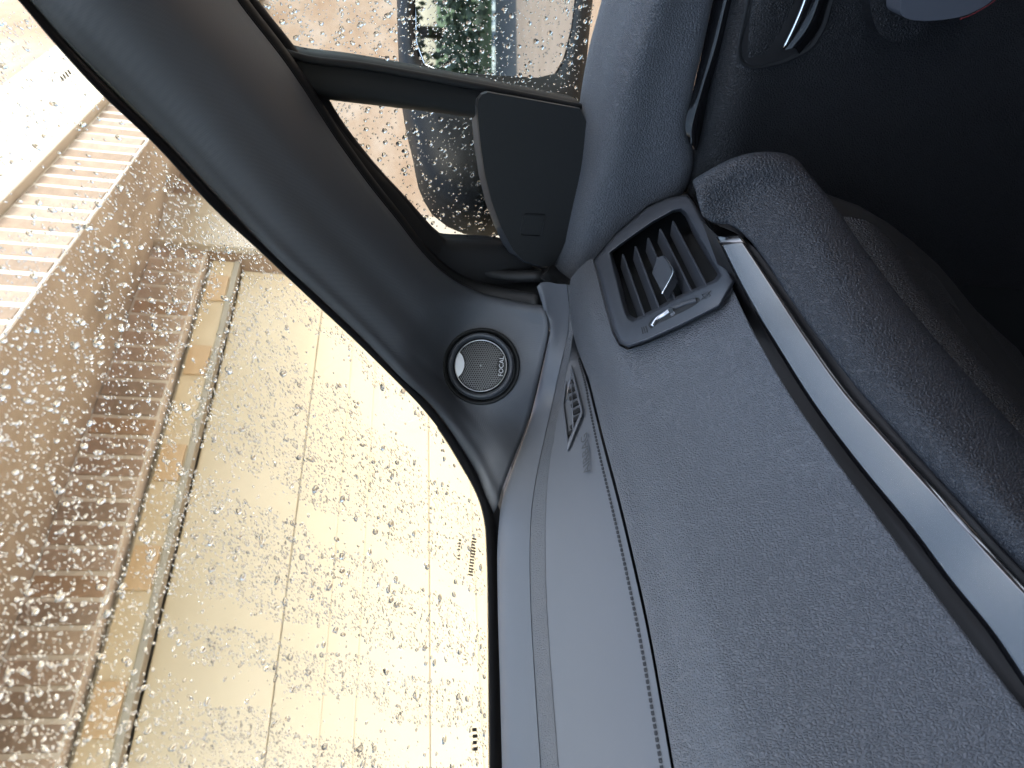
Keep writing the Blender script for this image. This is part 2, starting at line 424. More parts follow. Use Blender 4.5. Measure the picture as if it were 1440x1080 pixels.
# ================================================================== WINDSCREEN
ws = empty('windscreen', WA, 'rain-covered windscreen with black edge band left of the pillar', 'windscreen')
gl_edge = [(-190, -200), (-75, -100), (25, 0), (67, 50), (133, 123), (217, 203), (300, 293), (370, 358), (440, 424), (500, 480), (560, 539), (591, 571), (623, 612), (648, 653), (664, 681), (675, 706), (682, 735), (685, 775), (687, 850), (688, 960), (689, 1080), (690, 1250), (691, 1500)]
tr_edge = [(-175, -200), (-60, -100), (40, 0), (82, 48), (133, 100), (233, 200), (317, 290), (383, 360), (452, 424), (512, 480), (560, 530), (607, 574), (645, 628), (667, 665), (681, 700), (690, 722), (698, 745), (702, 780), (704, 850), (706, 960), (708, 1080), (711, 1250), (714, 1500)]
outer = [onwind(a + (a - b) * .0 + 12, c) for (a, c), (b, d) in zip(tr_edge, gl_edge)]
far = [onwind(691, 1500) + Vector((-.75, 0, .0)), onwind(-190, -200) + Vector((-1.15, .0, .05))]
top = onwind(-190, -200)
xdir = (onwind(690, 1080) - onwind(690, 720)).normalized()
pts = outer + [outer[-1] + xdir * .75, outer[0] + xdir * 1.1]
gp = prism('glass', pts, WN, .004, M['wind'], ws)
band = []
for (a, b), (c, d) in zip(gl_edge, tr_edge): band += [onwind(a, b, .0015), onwind(c + 14, d, .0015)]
n_ = len(gl_edge)
ge = resample([onwind(a, b, .0015) for a, b in gl_edge], 120); te = resample([onwind(c + 14, d, .0015) for c, d in tr_edge], 120)
fb = mesh('frit_band', [v for p in zip(ge, te) for v in p], [(2*i, 2*i+1, 2*i+3, 2*i+2) for i in range(119)], M['frit'], ws)
face_to(fb); solid(fb, .0006, 1)
# dotted fade of the black print
V, Fc = [], []
ge2 = resample([onwind(a, b, .0012) for a, b in gl_edge], 760)
for i, p in enumerate(ge2):
    t = (ge2[min(i+1, 759)] - ge2[max(i-1, 0)]).normalized(); s = t.cross(WN)
    if s.dot(RIGHT) > 0: s = -s
    for k in range(2):
        r = (.00085, .0006)[k]; c = p + s * (.0006 + .0014 * k) + t * (.0006 * k)
        b0 = len(V)
        for q in range(6): V.append(c + t * (r * math.cos(q*math.pi/3)) + s * (r * math.sin(q*math.pi/3)))
        Fc.append(tuple(range(b0, b0+6)))
o = mesh('frit_dots', V, Fc, M['frit'], ws); o['kind'] = 'stuff'
# small printed marks of the glass maker
def mark(px, py, n, dx, dy, ln, ldx, ldy, wd=1.6):
    V, Fc = [], []
    for i in range(n):
        if random.random() < .12: continue
        x, y = px + dx*i, py + dy*i; l = ln * random.uniform(.7, 1.0)
        q = [(x, y), (x + ldx*l, y + ldy*l), (x + ldx*l + dx*.55, y + ldy*l + dy*.55), (x + dx*.55, y + dy*.55)]
        b0 = len(V); V += [onwind(a, b, .0012) for a, b in q]; Fc.append((b0, b0+1, b0+2, b0+3))
    return mesh('printed_mark', V, Fc, M['glassmark'], ws)
mark(664, 756, 13, -.45, 4.2, 7, 1, .25)
mark(645, 758, 7, -.3, 4.4, 4, 1, .2)
mark(664, 1024, 4, .4, 9, 8, 1, -.1)
mark(84, 108, 4, 3.4, -3.0, 9, .55, .8)

# ================================================================== DASHBOARD
dash = empty('dashboard', Vector((.3, .4, -.5)), 'grey leather-grained passenger dashboard with a glossy black trim strip', 'dashboard')
def ext(r, a=0.0, b=0.35):
    P = [pt(p) for p in r]
    if a: P = [P[0] + (P[0] - P[1]).normalized() * a] + P
    if b: P = P + [P[-1] + (P[-1] - P[-2]).normalized() * b]
    return P
X, Y, Z = 'X', 'Y', 'Z'
R0 = ext([(760, 398, X, .63), (769, 431, X, .618), (774, 460, X, .61), (769, 490, X, .603), (757, 545, X, .596), (743, 600, X, .582), (722, 655, Y, .507), (706, 703, Y, .525), (701, 745, Y, .53), (700, 850, Y, .532), (703, 960, Y, .534), (706, 1080, Y, .535)])
R1 = ext([(797, 400, X, .632), (800, 436, X, .62), (798, 470, X, .606), (790, 505, X, .59), (778, 560, Y, .452), (768, 605, Y, .468), (756, 660, Y, .483), (748, 710, Y, .492), (745, 760, Y, .496), (746, 850, Y, .50), (752, 960, Y, .502), (760, 1080, Y, .503)])
R2 = ext([(806, 405, X, .632), (806, 440, X, .618), (804, 475, X, .602), (798, 512, X, .583), (787, 565, Y, .440), (779, 610, Y, .455), (770, 664, Y, .468), (766, 715, Y, .476), (765, 765, Y, .48), (767, 855, Y, .482), (774, 963, Y, .484), (783, 1080, Y, .485)])
ST = ext([(808, 405, X, .633), (808, 432, X, .626), (812, 470, Y, .398), (830, 540, Y, .40), (850, 620, Y, .401), (872, 703, Y, .403), (893, 790, Y, .406), (915, 890, Y, .409), (935, 1000, Y, .411), (949, 1080, Y, .412)])
# ridge beside the windscreen: outer skirt, outer face, crest, inner slope
skirt = [p + Vector((.012, .03, -.05)) for p in resample(R0, 40)]
R0b = [a.lerp(b, .35) + Vector((0, -.001, .006)) for a, b in zip(resample(R0, 40), resample(R1, 40))]
R1b = [a.lerp(b, .82) + Vector((0, 0, .0035)) for a, b in zip(resample(R0, 40), resample(R1, 40))]
loft('windscreen_ridge', [skirt, R0, R0b, R1b, R1], M['soft'], dash, n=90, sub=5)
R1o = [p + Vector((0, 0, -.0005)) for p in resample(R1, 40)]
loft('ridge_slope', [R1o, [p + Vector((0, -.0015, -.0006)) for p in resample(R2, 40)]], M['leather'], dash, n=90, sub=4)
STL = [p + Vector((0, .0058, .0)) for p in resample(ST, 60)]
loft('top_panel', [[p + Vector((0, 0, -.0001)) for p in resample(R2, 60)], STL], M['panel'], dash, n=90, sub=10)
# end cap of the ridge
cp = [(758, 391, X, .632), (769, 381, X, .64), (783, 391, X, .644), (797, 399, X, .644), (812, 400, X, .642), (809, 415, X, .634), (796, 416, X, .630), (780, 408, X, .630)]
o = prism('end_cap', [pt(c) for c in cp], Vector((-.9, -.3, .3)).normalized(), .05, M['black'], dash, .002)
# upper pad: from the seam over the rounded shoulder to the trim recess
U0 = ST
CR = ext([(833, 367, X, .634), (842, 410, X, .612), (862, 470, X, .56), (893, 540, Y, .352), (922, 600, Y, .356), (955, 700, Y, .360), (981, 790, Y, .364), (1007, 890, Y, .367), (1036, 1000, Y, .370), (1058, 1080, Y, .372)])
def wrapk(p):                                         # the dashboard sweeps round towards the seat at its door end
    t = max(0.0, (p.x - .26) / .32); return p * (1.085 * (1 - .215 * min(t, 1.15) ** 1.3))
def wrap(r, tail=True):
    P = [wrapk(pt(p)) for p in r]; return ([P[0] * 1.10] if tail else []) + P
pad_end = ext(wrap([(985, 285, X, .625), (1022, 385, X, .575), (1060, 470, Y, .272), (1100, 540, Y, .273), (1140, 600, Y, .274), (1213, 700, Y, .277), (1280, 790, Y, .281), (1355, 890, Y, .285), (1425, 980, Y, .289), (1480, 1050, Y, .292)], False))
def mixr(A, B, t, off): return [a.lerp(b, t) + off for a, b in zip(resample(A, 60), resample(B, 60))]
groove_lip = [p + Vector((0, 0, -.006)) for p in resample(ST, 60)]
upad = loft('upper_pad', [groove_lip, [p + Vector((0, 0, -.0012)) for p in resample(ST, 60)], [p + Vector((0, -.006, .0025)) for p in resample(ST, 60)], mixr(ST, CR, .45, Vector((0, 0, .0045))), mixr(ST, CR, .86, Vector((0, 0, .0035))), mixr(ST, CR, .97, Vector((0, 0, .0022))), mixr(CR, pad_end, .05, Vector((0, -.0012, .0008))), mixr(CR, pad_end, .5, Vector((0, -.002, .001))), mixr(CR, pad_end, .92, Vector((0, -.001, .0))), mixr(CR, pad_end, 1.0, Vector((0, 0, 0))), mixr(CR, pad_end, 1.0, Vector((0, .014, -.008)))], M['leather'], dash, n=160, sub=8)
# stitches along the seam
R2d = resample(R2, 200)
Sx = resample([p.lerp(min(R2d, key=lambda q: (q - p).length), .07) + Vector((0, -.0003, .0007)) for p in resample(STL, 60)], 200)
V, Fc = [], []
for i in range(2, 199):
    a, b = Sx[i], Sx[i].lerp(Sx[i+1 if i < 199 else i], .62)
    t = (b - a).normalized(); s = t.cross(Vector((0, 0, 1))).normalized() * .0008; u_ = Vector((0, 0, .0009))
    b0 = len(V); V += [a - s - u_, a + s - u_, a + u_, b - s - u_, b + s - u_, b + u_]
    Fc += [(b0, b0+2, b0+5, b0+3), (b0+1, b0+4, b0+5, b0+2), (b0, b0+1, b0+2), (b0+3, b0+5, b0+4)]
o = mesh('stitching', V, Fc, M['thread'], dash); o['kind'] = 'stuff'; o['label'] = 'row of grey stitches along the seam'
loft('seam_bed', [[p + Vector((0, .012, -.006)) for p in resample(ST, 60)], [p + Vector((0, -.003, -.006)) for p in resample(ST, 60)]], M['black'], dash, n=60, sub=1)
# glossy trim strip with dark surround
tl = [(1007, 333), (1047, 413), (1093, 493), (1153, 587), (1210, 663), (1273, 740), (1333, 820), (1387, 887), (1440, 965), (1500, 1050)]
tr = [(1040, 331), (1087, 400), (1140, 480), (1193, 553), (1253, 620), (1320, 693), (1387, 767), (1440, 823), (1500, 885), (1560, 950)]
TN = Vector((-.20, -.36, .90)).normalized(); 
TL = ext(wrap([(a, b, Y, .268 + .02 * i / 9) for i, (a, b) in enumerate(tl)], False))
TLr = resample(TL, 60)
trr = []
TLp = [wrapk(pt((a, b, Y, .268 + .02 * i / 9))) for i, (a, b) in enumerate(tl)]
TRp = []
for i, (a, b) in enumerate(tr):
    P = TLp[i]; T = (TLp[min(i+1, 9)] - TLp[max(i-1, 0)]).normalized()
    nn = ((Vector((.12, .22, .9)) - P).normalized() - P.normalized()).normalized()     # face of the strip tips the sky above the windscreen towards the seat
    nn = (nn - T * nn.dot(T)).normalized(); TRp.append(onplane(a, b, P, nn))
0 and print('TRIM', [tuple(round(c, 3) for c in p) for p in TLp], [tuple(round(c, 3) for c in p) for p in TRp])
TR = ext(TRp)
trim = loft('trim_strip', [TL, mixr(TL, TR, .5, Vector((0, 0, .0004))), TR], M['gloss'], dash, n=90, sub=4, thick=.004)
trim['label'] = 'glossy black strip mirroring the pale sky'
gr = [(993, 309), (1020, 310), (1050, 333), (1074, 363), (1107, 413), (1160, 487), (1207, 547), (1260, 607), (1333, 687), (1393, 753), (1440, 803), (1500, 862), (1560, 925)]
GR = ext(wrap([(a, b, Y, (.256, .252, .249, .2475, .2472, .248, .2495, .251, .2535, .256, .258, .26, .262)[i]) for i, (a, b) in enumerate(gr)], False))
loft('trim_recess', [mixr(CR, pad_end, .97, Vector((0, .012, -.008))), [p + Vector((0, .004, -.008)) for p in TLr], [p + Vector((0, .002, -.008)) for p in resample(TR, 60)], [p + Vector((0, .002, -.006)) for p in resample(GR, 60)]], M['rubber'], dash, n=60, sub=2, smoothacross=False)
# lower pad: padded roll under the strip
SM = ext(wrap([(1131, 236, Y, .213), (1168, 282, Y, .216), (1207, 339, Y, .221), (1262, 413, Y, .226), (1330, 493, Y, .231), (1385, 555, Y, .235), (1440, 615, Y, .239), (1520, 700, Y, .243)]))
L0 = ext(wrap([(978, 268, X, .628), (993, 309, Y, .2555)] + [(a, b, Y, (.252, .249, .2475, .2472, .248, .2495, .251, .2535, .256, .258, .26, .262)[i]) for i, (a, b) in enumerate(gr[1:])]))
LE = [(985, 262, X, .627), (1010, 243, X, .626), (1045, 227, X, .625), (1085, 222, X, .624), (1118, 226, X, .622)]
L1 = ext(wrap([(1005, 247, X, .626), (1035, 290, Y, .242), (1065, 318, Y, .2385), (1095, 352, Y, .2365), (1130, 402, Y, .236), (1182, 474, Y, .2365), (1230, 532, Y, .238), (1285, 592, Y, .2395), (1358, 672, Y, .242), (1418, 737, Y, .2445), (1466, 786, Y, .247), (1530, 850, Y, .25)]))
L2 = ext(wrap([(1060, 225, X, .624), (1090, 262, Y, .219), (1125, 305, Y, .2185), (1165, 360, Y, .220), (1215, 430, Y, .223), (1290, 518, Y, .2275), (1370, 606, Y, .232), (1450, 690, Y, .237), (1530, 775, Y, .242)]))
loft('lower_pad', [[p + Vector((0, .004, -.008)) for p in resample(L0, 60)], L0, L1, L2, SM, [p + Vector((0, .012, -.012)) for p in resample(SM, 60)]], M['leather_mid'], dash, n=90, sub=6)
# glovebox lid below
gb0 = resample(SM, 60)
G0 = ext(wrap([(1168, 284, Y, .219), (1207, 342, Y, .223), (1262, 416, Y, .228), (1330, 496, Y, .233), (1385, 558, Y, .237), (1440, 618, Y, .241), (1520, 703, Y, .245)], False), 0, .3)
G0r = [p + Vector((0, .012, -.004)) for p in resample(G0, 40)]
loft('glovebox_lid', [[p + Vector((0, .02, .0)) for p in G0r], G0r, [p + Vector((-.004, -.004, -.012)) for p in G0r], [p + Vector((-.006, .02, -.07)) for p in G0r], [p + Vector((0, .10, -.22)) for p in G0r]], M['leather_dark'], dash, n=60, sub=5)
loft('lower_fascia', [[p + Vector((0, .02, .0)) for p in gb0], [p + Vector((.0, .022, -.03)) for p in gb0], [p + Vector((.0, .07, -.15)) for p in gb0], [p + Vector((0, .2, -.3)) for p in gb0]], M['black'], dash, n=60, sub=4)

# ---- side air vent
def poly_d(P, x, y):
    d = 1e9
    for i in range(len(P)):
        (x1, y1), (x2, y2) = P[i-1], P[i]; L2 = (x2-x1)**2 + (y2-y1)**2 + 1e-9
        t = max(0, min(1, ((x-x1)*(x2-x1) + (y-y1)*(y2-y1)) / L2)); d = min(d, math.hypot(x-x1-t*(x2-x1), y-y1-t*(y2-y1)))
    return d
def in_poly(P, x, y):
    c = False
    for i in range(len(P)):
        x1, y1 = P[i]; x2, y2 = P[i-1]
        if (y1 > y) != (y2 > y) and x < (x2-x1) * (y-y1) / (y2-y1) + x1: c = not c
    return c
def fr(pts_, off=0.0): return [onface(a, b, off) for a, b in pts_]
vout = [(836, 366), (867, 329), (911, 291), (938, 279), (966, 273), (975, 283), (992, 312), (1016, 356), (1034, 396), (1014, 431), (956, 460), (911, 480), (884, 489), (872, 483), (863, 465), (849, 412)]
vin = [(857, 355), (882, 336), (918, 311), (947, 295), (958, 293), (966, 300), (980, 325), (1000, 362), (1015, 387), (1008, 396), (955, 420), (918, 440), (891, 453), (882, 448), (876, 432), (866, 392)]
for v in upad.data.vertices:                          # the pad is let in round the vent
    q = v.co.copy(); x_, y_ = px_of(q); d_ = 0 if in_poly(vout, x_, y_) else poly_d(vout, x_, y_)
    w_ = max(0, 1 - d_ / 70); w_ = w_ * w_ * (3 - 2 * w_)
    sg = (q - V0).dot(VN); tgt = -.002
    v.co = v.co - VN * ((sg - tgt) * w_)
bm = bmesh.new(); bm.from_mesh(upad.data)
bmesh.ops.delete(bm, geom=[v for v in bm.verts if in_poly(vout, *px_of(v.co)) and poly_d(vout, *px_of(v.co)) > 13], context='VERTS'); bm.to_mesh(upad.data); bm.free()
vent = prism('air_vent', fr(vout, -.026), VN, .01, M['black'], dash)
vent['label'] = 'rectangular side air vent with horizontal louvres'
def ring_mesh(name, loops, m, parent, close=True):
    n = len(loops[0]); V = [v for l in loops for v in l]; Fc = []
    for i in range(len(loops) - 1):
        for k in range(n): Fc.append((i*n+k, i*n+(k+1) % n, (i+1)*n+(k+1) % n, (i+1)*n+k))
    o = mesh(name, V, Fc, m, parent)
    bm = bmesh.new(); bm.from_mesh(o.data); bmesh.ops.recalc_face_normals(bm, faces=bm.faces); bm.to_mesh(o.data); bm.free()
    return face_to(o)
def loopres(P, n):
    """closed loop resampled smoothly"""
    Q = P + [P[0]]
    return resample(Q, n + 1)[:n]
def shrink(P, k):
    c = sum(P, Vector()) / len(P); return [p + (c - p).normalized() * k for p in P]
N_ = 16
lo = fr(vout, .0005); li = fr(vin, .0045); lo2 = shrink(fr(vout, .0055), .003); ld = shrink(fr(vin, -.009), .004); ld2 = shrink(fr(vin, -.027), .0045); lob = fr(vout, -.012)
def fine(P):   # subdivide straight between corners, keeping correspondence
    out = []
    for i in range(len(P)):
        out += [P[i], P[i].lerp(P[(i+1) % len(P)], .5)]
    return out
fra = ring_mesh('vent_frame', [fine(l) for l in (lob, lo, lo2, li, ld, ld2)], M['vent'], vent)
bevel(fra, .0015, 2, 25)
# dark gap round the frame
ring_mesh('frame_gap', [fine(l) for l in (shrink(fr(vout, .0006), -.0022), shrink(fr(vout, -.008), -.001))], M['rubber'], vent)
# louvres (run along the dashboard)
st = [(877, 360), (895, 349), (913, 337), (930, 324), (948, 313)]; sb = [(907, 444), (927, 432), (950, 420), (972, 407), (992, 397)]
fx = (onface(992, 397) - onface(948, 313)).normalized()
dn = fx.cross(VN); dn = dn if dn.z < 0 else -dn
for (a, b), (c, d) in zip(st, sb):
    p, q = onface(a, b, -.004), onface(c, d, -.004)
    p = p - (q - p).normalized() * .004; q = q + (q - p).normalized() * .003
    tilt = (-dn * .62 - VN * .78).normalized()          # blade plane: front edge up, back edge down into the duct
    th = tilt.cross(fx).normalized() * .0009; L = .0145
    ol = [p + th, p - th, p + tilt * L - th * .7, p + tilt * L + th * .7]
    n4 = 4; ol2 = [v + (q - p) for v in ol]
    o = mesh('louvre', ol + ol2, [(0, 1, 2, 3), (7, 6, 5, 4), (0, 4, 5, 1), (1, 5, 6, 2), (2, 6, 7, 3), (3, 7, 4, 0)], M['vent'], vent, False)
    bm = bmesh.new(); bm.from_mesh(o.data); bmesh.ops.recalc_face_normals(bm, faces=bm.faces); bm.to_mesh(o.data); bm.free()
    bevel(o, .0006, 2)
# adjuster tab on the middle louvre
tabp = [(924, 362), (933, 359), (939, 368), (946, 384), (942, 393), (931, 412), (928, 405), (917, 384)]
tb = prism('adjuster_tab', rounded([onface(a, b, .006) for a, b in tabp], .0012, 3), VN, .009, M['vent'], vent, .0005)
tb['label'] = 'small adjuster tab with a chrome edge'
tube('chrome_edge', [onface(a, b, .0066) for a, b in [(934, 360), (941, 370), (946.5, 384), (942.5, 393), (931, 413)]], .0008, M['chrome'], vent, 8, 24)
# thumb wheel in its slot
slot = [(911, 456), (917, 448), (940, 437), (965, 425), (982, 417), (985, 423), (972, 432), (945, 446), (925, 455), (915, 463)]
prism('wheel_slot', rounded([onface(a, b, .0052) for a, b in slot], .002, 3), VN, .002, M['rubber'], vent)
wl = [(917, 459), (924, 449), (936, 441), (943, 436), (950, 432.5), (962, 427.5), (972, 424.5), (980, 422)]
tube('thumb_wheel', [onface(a, b, .0052) for a, b in wl[:4]], .0022, M['satin'], vent, 10, 20)
tube('thumb_wheel_ribs', [onface(a, b, .0052) for a, b in wl[3:]], .0022, M['vent'], vent, 10, 61, radii=[.0024 if i % 2 else .0017 for i in range(61)])
o = prism('wheel_marker', [onface(a, b, .0082) for a, b in [(939, 435), (945, 432), (948, 438), (942, 442)]], VN, .003, M['chrome'], vent)
# open / shut symbols
for k in range(3):
    a = 901 + 3 * k; prism('symbol_bar', [onface(x_, y_, .0058) for x_, y_ in [(a, 460.5 - k), (a + 1.2, 460.2 - k), (a + 3.6, 469 - k), (a + 2.4, 469.4 - k)]], VN, .0004, M['print_dark'], vent)
sq = [(987, 414), (995, 410), (999, 416), (991, 420)]
tube('symbol_frame', [onface(a, b, .0056) for a, b in sq + [sq[0]]], .0003, M['print_dark'], vent, 5)
tube('symbol_slash', [onface(986, 421, .0056), onface(1000, 409, .0056)], .0003, M['print_dark'], vent, 5)

# ---- side-window defroster outlet in the top panel
DP0 = onax(803, 570, Y, .425); 
r2 = resample(R2, 60); s2 = resample(ST, 60)
i_ = min(range(60), key=lambda i: abs(px_of(r2[i])[1] - 570))
DNm = (r2[i_] - r2[i_ + 2]).cross(s2[i_] - r2[i_]).normalized(); DNm = DNm if DNm.z > 0 else -DNm
DC = r2[i_].lerp(s2[i_], .35)
def ondef(px, py, off=0.0): return onplane(px, py, DC + DNm * off, DNm)
dout = [(800.5, 498), (819.5, 580), (797.5, 636), (789, 568)]
din = [(800, 511), (816.5, 579), (799, 620), (792.5, 567)]
def corn(P, off): return rounded([ondef(a, b, off) for a, b in P], .003, 3)
dv = ring_mesh('defroster_vent', [corn(dout, -.002), corn(dout, .0022), corn(din, .0018), corn(din, -.010)], M['soft'], dash)
dv['label'] = 'small diamond-shaped defroster outlet with black fins'
prism('outlet_floor', [ondef(a, b, -.006) for a, b in din], DNm, .002, M['rubber'], dv)
prism('lit_outlet_side', [ondef(a, b, .0008) for a, b in [(799.5, 512), (804, 530), (799, 545), (797, 562), (793, 566)]], DNm, .004, M['satin'], dv)  # lit inner wall of the outlet put in as a pale metal plate
for k, (y0, x0) in enumerate([(533, 804), (543, 807), (553, 808), (563, 810), (573, 812), (583, 812), (593, 808), (603, 804)]):
    q = [(x0 - 9 + k*.35, y0 + 6), (x0 + 1, y0), (x0 + 3, y0 + 4), (x0 - 8 + k*.35, y0 + 10)]
    prism('fin', [ondef(a, b, .0006) for a, b in q], DNm, .005, M['rubber'], dv)
tube('outlet_bar', [ondef(804, 536, .0012), ondef(806, 604, .0012)], .0006, M['soft'], dv, 6)
text('airbag_lettering', 'AIRBAG', .0125, ondef(823.5, 637, .0012), ondef(822, 612) - ondef(826, 660), DNm, M['emboss'], dash, .0001)
# ================================================================== FRONT PILLAR TRIM with tweeter
pil = empty('front_pillar_trim', onax(700, 600, X, .56), 'slanting dark grey pillar trim between windscreen and side window with tweeter', 'pillar trim')
e0 = [(-170, -200), (-55, -100), (44, 0), (86, 48), (137, 100), (237, 200), (321, 290), (387, 360), (456, 424), (515, 480), (563, 530), (610, 574), (648, 628), (670, 665), (684, 700), (694, 722)]
E0 = resample([onwind(a, b, .004) for a, b in e0], 90)
e3 = [(190, -215, X, 0.570), (262, -108, X, 0.578), (333, 0, X, 0.588), (400, 87, X, 0.597), (480, 207, X, 0.610), (520, 262, X, 0.618), (560, 312, X, 0.627), (587, 347, X, 0.634), (620, 381, X, 0.642), (650, 401, X, 0.648), (686, 415, X, 0.648), (722, 423, X, 0.642), (768, 430, X, 0.625)]
E3 = resample(e3, 90)
bot = resample([E0[-1]] + [p + Vector((.0, .0, .003)) for p in resample(R0, 60) if 425 < px_of(p)[1] < 715][::-1] + [E3[-1]], 60)
topb = [E0[0].lerp(E3[0], i / 59) for i in range(60)]
NU, NV = 90, 60
V = []
for i in range(NU):
    u = i / (NU - 1)
    for j in range(NV):
        v = j / (NV - 1)
        P = (E0[i] * (1-v) + E3[i] * v) + (topb[j] * (1-u) + bot[j] * u) - (E0[0]*(1-u)*(1-v) + E3[0]*(1-u)*v + E0[-1]*u*(1-v) + E3[-1]*u*v)
        # bulge into the cabin
        e = min(v / .12, 1); g = math.sin(math.pi * v ** 1.15) * (1 - .8 * u**2.5)
        P = P + Vector((-.75, -.60, .1)).normalized() * (.054 * g)
        V.append(P)
TC = at(676, 514, min(V, key=lambda p: (px_of(p)[0] - 676)**2 + (px_of(p)[1] - 514)**2).dot(FWD) - .006)
TNm = (-ray(676, 514).normalized() + Vector((-.02, -.16, .10))).normalized()
for i, p in enumerate(V):                              # flat seat for the tweeter
    x_, y_ = px_of(p); d_ = max(0, math.hypot(x_ - 676, y_ - 512) - 54); w_ = max(0, 1 - d_ / 60); w_ = w_*w_*(3-2*w_) * min(1, (i % NV) / NV / .18) ** 1.5
    V[i] = p - TNm * (((p - TC).dot(TNm) + .008) * w_)
NU_ = NU
pm = mesh('pillar_cover', V, grid_faces(NU, NV), M['pillar'], pil); face_to(pm); solid(pm, .003, -1)
# rubber door seals along the window side
tube('door_seal', [p + Vector((.012, .004, .004)) for p in E3], .009, M['rubber'], pil, 10)
se = [(205, -215, X, .60), (347, 0, X, .625), (413, 83, X, .635), (480, 187, X, .647), (520, 237, X, .655), (560, 280, X, .662), (614, 338, X, .670), (647, 365, X, .675), (686, 383, X, .678), (722, 388, X, .676), (762, 388, X, .67)]
tube('door_seal', [(a, b, c, d - .004) for a, b, c, d in se], .0065, M['rubber'], pil, 10, 60)
loft('pillar_side', [[p + Vector((.004, 0, 0)) for p in E3], [p + Vector((.02, .01, 0)) for p in resample(se, 60)]], M['black'], pil, n=60, sub=2)

# ---- tweeter
TX = (-RIGHT + UP * .05); TX = (TX - TNm * TX.dot(TNm)).normalized()      # up of the emblem (towards the roof)
TY = TNm.cross(TX)
s_ = TC.dot(FWD) / F
tw = lathe('tweeter', TC - TNm * .002, TNm, [(56*s_, -.016), (55*s_, -.004), (53.5*s_, -.001), (51*s_, -.0015), (48*s_, -.005), (47.5*s_, -.006)], M['black'], pil, 96, TX)
tw['label'] = 'round tweeter with perforated metal grille and maker emblem'
lathe('trim_ring', TC, TNm, [(47*s_, -.010), (46.5*s_, .001), (45*s_, .0035), (42.5*s_, .0040), (40.5*s_, .0025), (39*s_, -.001), (38.2*s_, -.006)], M['vent'], tw, 96, TX)
lathe('ring_well', TC, TNm, [(39.0*s_, -.002), (37*s_, -.0055), (.1*s_, -.006)], M['rubber'], tw, 64, TX)
# grille: dome sheet with hexagonal holes punched (each hole a ring of faces left open)
gR = 36.0 * s_
def dome(x, y):
    r2_ = (x*x + y*y) / (gR*gR); return TC + TX * x + TY * y + TNm * (.0012 * (1 - r2_) - .0015)
def wavez(x, y): return 0
V, Fc = [], []
pit = 3.3 * s_; hole = pit * .40
def in_cresc(x, y): return (x - 46*s_)**2 + y*y < (24*s_)**2          # polished crescent towards the roof
def in_logo(x, y): return (x + 47*s_)**2 + y*y < (24*s_)**2
rows = int(gR / (pit * .866)) + 2
for j in range(-rows, rows + 1):
    for i in range(-rows - 2, rows + 3):
        cx = (i + .5 * (j % 2)) * pit; cy = j * pit * .866
        if math.hypot(cx, cy) > gR - pit * .4 or in_cresc(cx, cy) or in_logo(cx, cy): continue
        b0 = len(V)
        for q in range(6):
            a = math.pi / 6 + q * math.pi / 3; V.append(dome(cx + pit * .577 * math.cos(a), cy + pit * .577 * math.sin(a)))
        for q in range(6):
            a = math.pi / 6 + q * math.pi / 3; V.append(dome(cx + hole * math.cos(a), cy + hole * math.sin(a)))
        for q in range(6): Fc.append((b0+q, b0+(q+1) % 6, b0+6+(q+1) % 6, b0+6+q))
gr_ = mesh('grille', V, Fc, M['satin_dark'] if 'satin_dark' in M else M['vent'], tw, False)
bm = bmesh.new(); bm.from_mesh(gr_.data); bmesh.ops.remove_doubles(bm, verts=bm.verts, dist=pit * .03); bmesh.ops.recalc_face_normals(bm, faces=bm.faces); bm.to_mesh(gr_.data); bm.free(); face_to(gr_)
solid(gr_, .0005, -1)
lathe('grille_rim', TC, TNm, [(37.2*s_, -.004), (36.9*s_, -.0008), (36.0*s_, -.0004), (35.4*s_, -.0012)], M['satin'], tw, 96, TX)
def lens(sgn, off, R, m, name, lift=.0002):
    """lens-shaped plate between the rim circle and an inner arc"""
    c = 46.5 * s_ * sgn; r = 23.5 * s_
    A = []
    a0 = math.acos(max(-1, min(1, (gR*gR + c*c - r*r) / (2 * gR * abs(c)))))
    for k in range(17):
        a = -a0 + 2*a0*k/16; A.append((math.cos(a) * gR * sgn, math.sin(a) * gR))
    b0 = math.atan2(math.sin(a0) * gR, abs(c) - math.cos(a0) * gR)
    for k in range(1, 16):
        b = b0 - 2*b0*k/16; A.append((c - sgn * math.cos(b) * r, math.sin(b) * r))
    return prism(name, [dome(x, y) + TNm * (.0006 + lift) for x, y in A], TNm, .0008, m, tw, .0002)
lens(1, 0, 0, M['polished'] if 'polished' in M else M['chrome'], 'polished_crescent')
lens(-1, 0, 0, M['sail'], 'emblem_plate')
text('emblem_lettering', 'FOCAL', 9.0*s_, TC - TX * (29.3*s_) + TNm * .0012, TY * -1, TNm, M['print_light'], tw, .0002)
lathe('centre_dot', TC, TNm, [(1.2*s_, -.0005), (.8*s_, .0004), (.05*s_, .0006)], M['satin'], tw, 12, TX)

